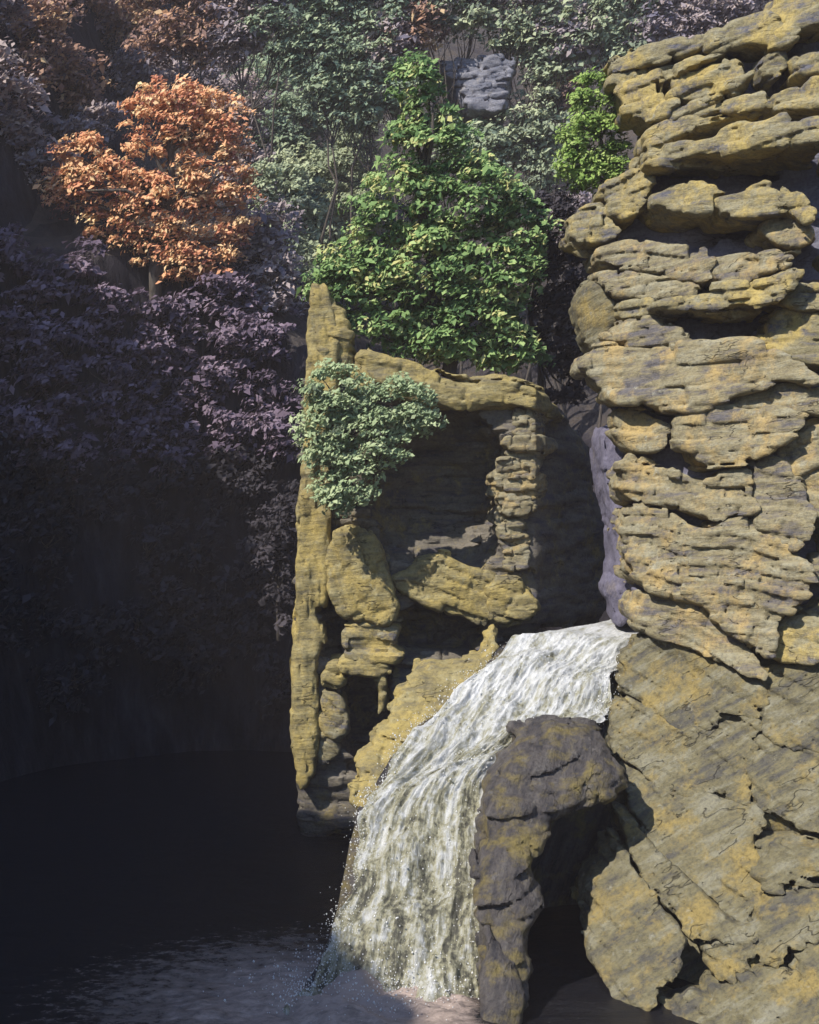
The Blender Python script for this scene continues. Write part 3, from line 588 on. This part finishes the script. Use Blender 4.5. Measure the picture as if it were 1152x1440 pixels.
while yv < 792:
    hh = random.uniform(14, 25); t = (yv - 578) / 214
    cl = 704 + 10 * math.sin(t * 9) + random.uniform(-7, 7) + (12 if t < 0.12 else 0); cr = 752 + 18 * math.sin(t * 5 + .6) + random.uniform(-14, 12)
    tl = random.uniform(-5, 3)
    rock('ledge_slab', [(cl, yv + 2 + tl * .3), (cl + 14, yv), (cr - 8, yv - tl), (cr, yv + hh * .5 - tl), (cr - 12, yv + hh - tl), (cl + 6, yv + hh)], Wp, random.uniform(0.05, 0.40), 1.3, M['buff'], pil, h=0.04, rnd=0.06, bed=random.uniform(-.2, .2), iso=0.12, strat=0.06, layer=0.14, lay_amp=0.04, block=0.10, seed=240 + k, grow=0.09)
    yv += hh + random.uniform(-2, 1); k += 1
# mossy bank along the edge of the falling water
def Wbank(x, z): return 22.9 + 1.40 * np.maximum(z, -1) + 0 * x
bk = thing('rock_bank', 'low yellow mossy bank curving along the edge of the white water', 'bank', (0.0, 27.5, 0.0))
rock('bank_body', [(694, 884), (684, 912), (645, 936), (592, 938), (570, 958), (552, 990), (541, 1020), (512, 1056), (497, 1085), (505, 1130), (515, 1180), (545, 1170), (545, 1110), (566, 1070), (606, 1018), (655, 980), (690, 945), (705, 900)], Wbank, 0.15, 1.0, M['moss'], bk, h=0.045, rnd=0.15, iso=0.22, strat=0.10, layer=0.22, lay_amp=0.06, block=0.10, seed=270, bed=.3)

# ------------------------------------------------------------------ far outcrop
def wall_depth(u, v):
    rx, rz = ray(u, v); D = np.linspace(36, 75, 400); z = CZ + rz * D
    g = ground(rx * D, D); k = np.argmax(g > z); return D[k] if (g > z).any() else 60.0
OD = wall_depth(668, 165)
def Wo(x, z): return OD - 0.4 - 0.35 * (x - 3) + 0.2 * (z - 28)
oc = thing('rock_outcrop', 'blue-grey layered rock block jutting from the wooded hillside', 'rock', (3.0, OD, 8 + 555 / FPX * OD))
rock('outcrop_body', [(612, 92), (650, 84), (700, 82), (722, 88), (720, 120), (712, 158), (680, 165), (650, 150), (640, 120)], Wo, -0.1, 4.0, M['bluegrey'], oc, h=0.12, rnd=0.3, iso=0.2, strat=0.12, seed=280)
for k, (y0, y1, a, b) in enumerate([(82, 95, 606, 722), (97, 106, 628, 716), (108, 119, 636, 712), (121, 133, 644, 712), (135, 152, 652, 706)]):
    rock('rock_slab', [(a, y0 + 5), (a + 30, y0), (b - 15, y0 - 2), (b, y0 + 3), (b - 4, y1), (a + 20, y1 + 1)], Wo, 0.25, 1.6, M['bluegrey'], oc, h=0.07, rnd=0.08, iso=0.22, strat=0.10, layer=0.3, block=0.2, seed=285 + k, bed=-.08, grow=0.12)

# ------------------------------------------------------------------ trees and shrubs
def leaves_mesh(name, cl, rad, per, size, up=0.9, loc=(0, 0, 0)):
    """cl: clump centres (n,3); rad: clump radii (n,3); per: leaves in each clump."""
    n = len(cl); N = n * per
    d = rng.normal(size=(N, 3)); d /= np.linalg.norm(d, axis=1, keepdims=True)
    d[:, 2] = np.where(d[:, 2] < -0.25, -d[:, 2] * 0.8, d[:, 2])
    c = np.repeat(cl, per, 0); r = np.repeat(rad, per, 0)
    pos = c + d * r * rng.uniform(0.45, 1.08, (N, 1)) ** 0.6
    nr = d * 0.55 + up * np.array([-0.75, -0.55, 1.0]) + rng.normal(size=(N, 3)) * 0.45; nr /= np.linalg.norm(nr, axis=1, keepdims=True)
    t = np.cross(nr, rng.normal(size=(N, 3))); t[:, 2] -= 0.25; t -= nr * (t * nr).sum(1, keepdims=True); t /= np.linalg.norm(t, axis=1, keepdims=True)
    s = np.cross(nr, t)
    L = size * np.clip(rng.lognormal(-0.05, 0.4, (N, 1)), 0.4, 2.2); wv = L * rng.uniform(0.4, 0.65, (N, 1))
    p0 = pos - t * L * 0.5; p2 = pos + t * L * 0.5 - nr * L * 0.18; p1 = pos + s * wv * 0.5 - t * L * 0.05; p3 = pos - s * wv * 0.5 - t * L * 0.05
    V = np.stack([p0, p1, p2, p3], 1).reshape(-1, 3) - np.array(loc)
    Q = np.arange(4 * N).reshape(N, 4)
    tint = np.clip(np.repeat(rng.normal(0.60, 0.2, n), per) + rng.normal(0, 0.16, N), 0, 1)
    return mesh_np(name, V, Q, smooth=False, attr=tint)
def tubes_mesh(name, paths, loc, seg=7):
    V = []; Q = []; b = 0
    for pts, rad in paths:
        pts = np.array(pts, float)
        for i in range(len(pts)):
            tg = pts[min(i + 1, len(pts) - 1)] - pts[max(i - 1, 0)]; tg /= np.linalg.norm(tg) + 1e-9
            a = np.cross(tg, [0.3, 1, 0.1]); a /= np.linalg.norm(a) + 1e-9; c = np.cross(tg, a)
            for k in range(seg):
                th = 2 * math.pi * k / seg; V.append(pts[i] + rad[i] * (a * math.cos(th) + c * math.sin(th)))
        for i in range(len(pts) - 1):
            for k in range(seg):
                Q.append((b + i * seg + k, b + i * seg + (k + 1) % seg, b + (i + 1) * seg + (k + 1) % seg, b + (i + 1) * seg + k))
        b += len(pts) * seg
    return mesh_np(name, np.array(V) - np.array(loc), np.array(Q))
def bend(a, b, n=6, w=0.12):
    a = np.array(a, float); b = np.array(b, float); L = np.linalg.norm(b - a); o = rng.normal(size=3) * w * L
    return [a + (b - a) * t + o * math.sin(math.pi * t) * (0.5 + 0.5 * t) + rng.normal(size=3) * 0.02 * L * (0 < t < 1) for t in np.linspace(0, 1, n)]
def plant(name, label, cat, lobes, D, mat, leaf, dens=1.0, clump=0.34, per=46, group=None, base=None, trunk=0.16, depth=0.8, up=0.9):
    """lobes: (u, v, half-width px, half-height px[, extra distance]) of the crown's masses, seen at distance D."""
    if base is None:
        D = wall_depth(np.mean([b[0] for b in lobes]), max(b[1] + 0.5 * b[3] for b in lobes)) - 0.4
    sc = D / FPX; cl = []; rd = []; cen = []
    for lb in lobes:
        u, v, ru, rv = lb[:4]; DD = D + (lb[4] if len(lb) > 4 else 0)
        c = at(u, v, DD); a = np.array([ru * sc, 0.5 * (ru + rv) * sc * depth, rv * sc]); cen.append(c)
        n = max(8, int(dens * 2.8 * (a[0] * a[2]) / (clump * clump)))
        d = rng.normal(size=(n, 3)); d /= np.linalg.norm(d, axis=1, keepdims=True); d[:, 1] = np.where(rng.random(n) < 0.3, -np.abs(d[:, 1]), d[:, 1])
        cl.append(c + d * a * rng.uniform(0.35, 1.0, (n, 1)) ** 0.55)
        s = clump * rng.uniform(0.6, 1.3, (n, 1)); rd.append(np.concatenate([s * 1.1, s * 1.1, s * 0.9], 1))
    cl = np.concatenate(cl); rd = np.concatenate(rd); cen = np.array(cen)
    lowc = cen[np.argmin(cen[:, 2])]; mid = cen.mean(0)
    if base is None:
        bx, by = mid[0], mid[1] + 0.2; bz = float(ground(np.array([bx]), np.array([by]))[0])
        bz = min(bz, lowc[2])
        base = np.array([bx, by, bz - 0.3])
    base = np.array(base, float)
    top = cen[np.argmax(cen[:, 2])]
    t = thing(name, label, cat, tuple(base), group)
    obj('crown', leaves_mesh('crown', cl, rd, per, leaf, up, base), M[mat], t)
    tk = bend(base, top, 8, 0.05); paths = [(tk, list(np.linspace(trunk, trunk * 0.25, 8)))]
    zs = np.array([p[2] for p in tk])
    tips = list(cen) + [cl[i] for i in rng.choice(len(cl), min(len(cl), 3 + 3 * len(cen)), replace=False)]
    for c in tips:
        st = tk[min(6, max(1, int(np.searchsorted(zs, c[2] - 0.25 * abs(c[2] - base[2]) - 0.3))))]
        pts = bend(st, c, 6, 0.1); paths.append((pts, list(np.linspace(trunk * 0.42, trunk * 0.08, 6))))
    obj('trunk', tubes_mesh('trunk', paths, base), M['bark'], t)
    return t

plant('leafy_tree', 'fresh green leafy tree crowning the top of the rock pillar', 'tree',
      [(582, 125, 34, 48), (600, 210, 62, 60), (560, 290, 70, 60), (655, 285, 75, 62), (510, 380, 62, 52), (482, 405, 44, 38), (610, 390, 85, 70), (700, 385, 72, 66), (545, 455, 62, 40), (650, 465, 85, 48), (610, 495, 70, 26), (705, 490, 60, 40), (735, 330, 40, 50, .4)],
      34.3, 'leaf_green', 0.165, 2.0, 0.36, 54, base=at(630, 530, 34.6), trunk=0.2, depth=0.7)
plant('leafy_bush', 'sage green bush hanging over the edge of the rock pillar', 'bush',
      [(474, 560, 50, 46), (550, 572, 58, 40), (448, 615, 28, 50), (510, 625, 66, 48), (480, 690, 42, 36), (592, 588, 32, 26)],
      32.0, 'leaf_sage', 0.105, 2.2, 0.26, 64, base=at(475, 700, 33.4), trunk=0.08, depth=0.5)
plant('leafy_shrub', 'bright lime green shrub rooted behind the cliff ledge', 'shrub',
      [(838, 148, 36, 46), (836, 205, 50, 48), (848, 246, 44, 28), (812, 236, 30, 38)],
      30.6, 'leaf_bright', 0.105, 2.2, 0.26, 64, base=at(868, 300, 30.4), trunk=0.08, depth=0.6)
plant('shade_shrub', 'dark shrub extended to darken the gap behind the pillar tree', 'shrub',
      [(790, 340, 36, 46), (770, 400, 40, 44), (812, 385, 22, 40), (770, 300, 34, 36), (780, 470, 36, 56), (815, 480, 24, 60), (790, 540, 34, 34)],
      35.6, 'leaf_dark', 0.17, 1.4, 0.32, 46, base=at(760, 555, 36.0), trunk=0.1)  # lower lobes added to darken the gap, near-black leaves standing for shade
plant('maple_tree', 'blazing orange maple tree on the wooded slope above the gorge', 'tree',
      [(235, 185, 78, 52), (300, 240, 48, 70), (150, 262, 66, 44), (232, 285, 80, 52), (290, 345, 54, 44), (215, 350, 52, 34), (100, 278, 42, 26), (330, 290, 30, 64), (275, 378, 62, 24), (235, 140, 66, 28), (180, 318, 64, 32), (120, 225, 44, 34), (75, 262, 26, 20), (310, 170, 36, 40)],
      50.0, 'leaf_orange', 0.175, 1.35, 0.42, 56, trunk=0.25, depth=0.6)
for lbl, L, D, mat in [
   ('blue-green tree with a rounded top beside the orange maple', [(425, 130, 62, 50), (405, 200, 52, 60), (470, 200, 50, 60)], 54, 'leaf_teal'),
   ('blue-green tree rising highest between the maple and the green pillar tree', [(400, 40, 62, 50), (440, 80, 50, 40)], 62, 'leaf_teal'),
   ('grey-green tree hanging low between the orange maple and the rib', [(395, 280, 42, 60), (400, 360, 40, 50)], 48, 'leaf_pale'),
   ('grey-green tree pressed against the pillar tree', [(480, 270, 54, 60), (455, 340, 50, 56), (500, 190, 36, 50)], 46, 'leaf_pale'),
   ('dim blue-green tree high above the pillar tree', [(520, 80, 48, 60), (540, 20, 50, 40)], 66, 'leaf_teal'),
   ('pale green tree below the blue-grey outcrop', [(700, 210, 52, 40), (735, 260, 46, 46)], 48, 'leaf_pale'),
   ('loose grey-green tree between the outcrop and the lime shrub', [(760, 170, 44, 50), (780, 240, 30, 40)], 50, 'leaf_pale'),
   ]:
    plant('hillside_tree', lbl, 'tree', L, D, mat, 0.20, 2.0, 0.5, 60, group='green trees on the hillside', trunk=0.09)
MARKS = [('the orange maple', 215, 260), ('the green pillar tree', 600, 280), ('the blue-grey outcrop', 668, 120), ('the lime shrub', 838, 200), ('the cliff top', 980, 60)]
def where(u, v):
    nme, mu, mv = min(MARKS, key=lambda m: (m[1] - u) ** 2 + (m[2] - v) ** 2 * 1.4)
    dv = mv - v
    if dv > 190: return 'far up the slope above ' + nme
    if dv > 70: return 'just above ' + nme
    if dv < -50: return 'below ' + nme
    return 'close beside ' + nme
KIND = {'r': ('leaf_russet', 'russet autumn tree', 'autumn_tree', 'russet hillside trees'), 'm': ('leaf_mauve', 'mauve-brown autumn tree', 'autumn_tree', 'mauve hillside trees'),
        'p': ('leaf_pale', 'pale olive-green tree', 'slope_tree', 'pale hillside trees'), 't': ('leaf_teal', 'dim blue-green tree', 'slope_tree', 'dim hillside trees')}
FAR = [(40, 40, 70, 46, 'r'), (150, 30, 74, 46, 'r'), (255, 45, 70, 50, 'r'), (330, 40, 50, 50, 'm'), (90, 110, 66, 46, 'r'), (190, 105, 70, 44, 'm'), (290, 110, 60, 40, 'm'), (20, 170, 50, 50, 'm'), (50, 230, 54, 36, 'm'),
   (580, 35, 44, 42, 'r'), (655, 22, 56, 34, 'p'), (740, 35, 60, 46, 'p'), (720, -20, 80, 40, 'm'), (840, 40, 62, 52, 'p'), (930, 40, 70, 50, 'm'), (1010, 10, 70, 50, 'm'), (780, 95, 46, 40, 'p'), (800, 130, 36, 28, 'r'),
   (880, -20, 80, 46, 'p'), (590, -20, 70, 46, 'm'), (480, -20, 80, 46, 't'), (370, -15, 70, 40, 'm'), (240, -20, 80, 40, 'r'), (100, -20, 80, 40, 'r'), (-20, -10, 70, 50, 'm'), (-30, 110, 60, 60, 'm'), (556, 125, 36, 44, 't'), (820, 300, 40, 50, 'm'), (1110, -30, 80, 40, 'm'),
   (330, 165, 44, 60, 'm'), (350, 250, 44, 60, 'm'), (350, 120, 46, 50, 't'), (390, 180, 46, 50, 't'), (450, 40, 50, 46, 't'), (500, 140, 46, 50, 't'), (470, 110, 50, 46, 't'), (555, 60, 44, 46, 'm'), (690, 205, 46, 34, 'p'), (760, 60, 44, 40, 'p'),
   (650, 200, 50, 40, 't'), (760, 190, 44, 40, 'p'), (800, 60, 50, 44, 'm'), (890, 70, 50, 40, 'p'), (960, 50, 50, 36, 'm'), (420, 300, 44, 50, 't'), (440, 380, 40, 44, 'p'), (370, 330, 40, 50, 'm'), (380, 400, 40, 46, 'm'), (340, 330, 34, 50, 'm'), (400, 235, 46, 46, 'p'), (470, 240, 46, 56, 'p'), (500, 310, 40, 50, 'p'), (425, 330, 44, 46, 'p'), (470, 390, 40, 30, 'p'), (280, 170, 50, 40, 'r'), (20, 110, 50, 44, 'r'), (120, 180, 50, 36, 'm')]
for (u, v, ru, rv, kd) in FAR:
    mat, lk, nmx, g = KIND[kd]
    plant(nmx, lk + ' ' + where(u, v), 'tree', [(u - ru * .25, v + rv * .2, ru * .8, rv * .75), (u + ru * .3, v - rv * .1, ru * .7, rv * .8), (u, v + rv * .5, ru * .8, rv * .6)], 60, mat, 0.24, 1.8, 0.62, 54, group=g, trunk=0.08)
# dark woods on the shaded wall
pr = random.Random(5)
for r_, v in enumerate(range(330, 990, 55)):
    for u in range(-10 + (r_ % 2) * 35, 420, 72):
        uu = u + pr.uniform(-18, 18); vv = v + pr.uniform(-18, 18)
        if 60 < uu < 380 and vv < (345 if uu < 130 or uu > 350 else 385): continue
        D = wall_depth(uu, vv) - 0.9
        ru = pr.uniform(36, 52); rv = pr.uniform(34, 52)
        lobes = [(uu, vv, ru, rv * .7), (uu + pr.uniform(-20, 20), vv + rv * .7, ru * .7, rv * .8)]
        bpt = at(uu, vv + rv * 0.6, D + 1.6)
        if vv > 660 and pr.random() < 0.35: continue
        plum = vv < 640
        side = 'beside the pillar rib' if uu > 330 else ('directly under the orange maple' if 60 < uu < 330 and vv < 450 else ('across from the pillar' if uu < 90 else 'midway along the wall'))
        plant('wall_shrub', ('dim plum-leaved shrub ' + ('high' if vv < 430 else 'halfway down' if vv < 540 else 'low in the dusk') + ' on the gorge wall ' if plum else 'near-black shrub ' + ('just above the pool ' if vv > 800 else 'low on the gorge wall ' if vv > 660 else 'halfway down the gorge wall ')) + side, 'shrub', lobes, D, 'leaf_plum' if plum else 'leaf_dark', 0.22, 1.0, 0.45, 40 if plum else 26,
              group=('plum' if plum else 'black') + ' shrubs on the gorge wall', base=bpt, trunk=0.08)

plant('wall_shrub', 'near-black shrub added over the sun patch beside the rib', 'shrub', [(392, 730, 26, 40), (388, 800, 24, 46), (396, 870, 20, 40)], 42.0, 'leaf_dark', 0.2, 1.2, 0.4, 30, group='black shrubs on the gorge wall', base=at(392, 900, 43.5), trunk=0.08)  # added to hide sunlit wall, its near-black leaves painting shade there
# ------------------------------------------------------------------ thin mauve air over the whole gorge
hv = np.array([(x, y, z) for x in (-95, 97) for y in (-30, 155) for z in (-3, 135)], float)
hq = [(0, 1, 3, 2), (4, 6, 7, 5), (0, 4, 5, 1), (2, 3, 7, 6), (0, 2, 6, 4), (1, 5, 7, 3)]
hm = bpy.data.materials.new('haze'); hm.use_nodes = True; hn = hm.node_tree.nodes; hn.remove(hn['Principled BSDF'])
pv = hn.new('ShaderNodeVolumePrincipled'); pv.inputs['Color'].default_value = (0.97, 0.87, 0.92, 1); pv.inputs['Density'].default_value = 0.0007
hm.node_tree.links.new(pv.outputs[0], hn['Material Output'].inputs['Volume'])
tag(obj('haze', mesh_np('haze', hv, hq, smooth=False), hm), 'thin mauve haze softening the far wooded slope', 'haze', kind='stuff')
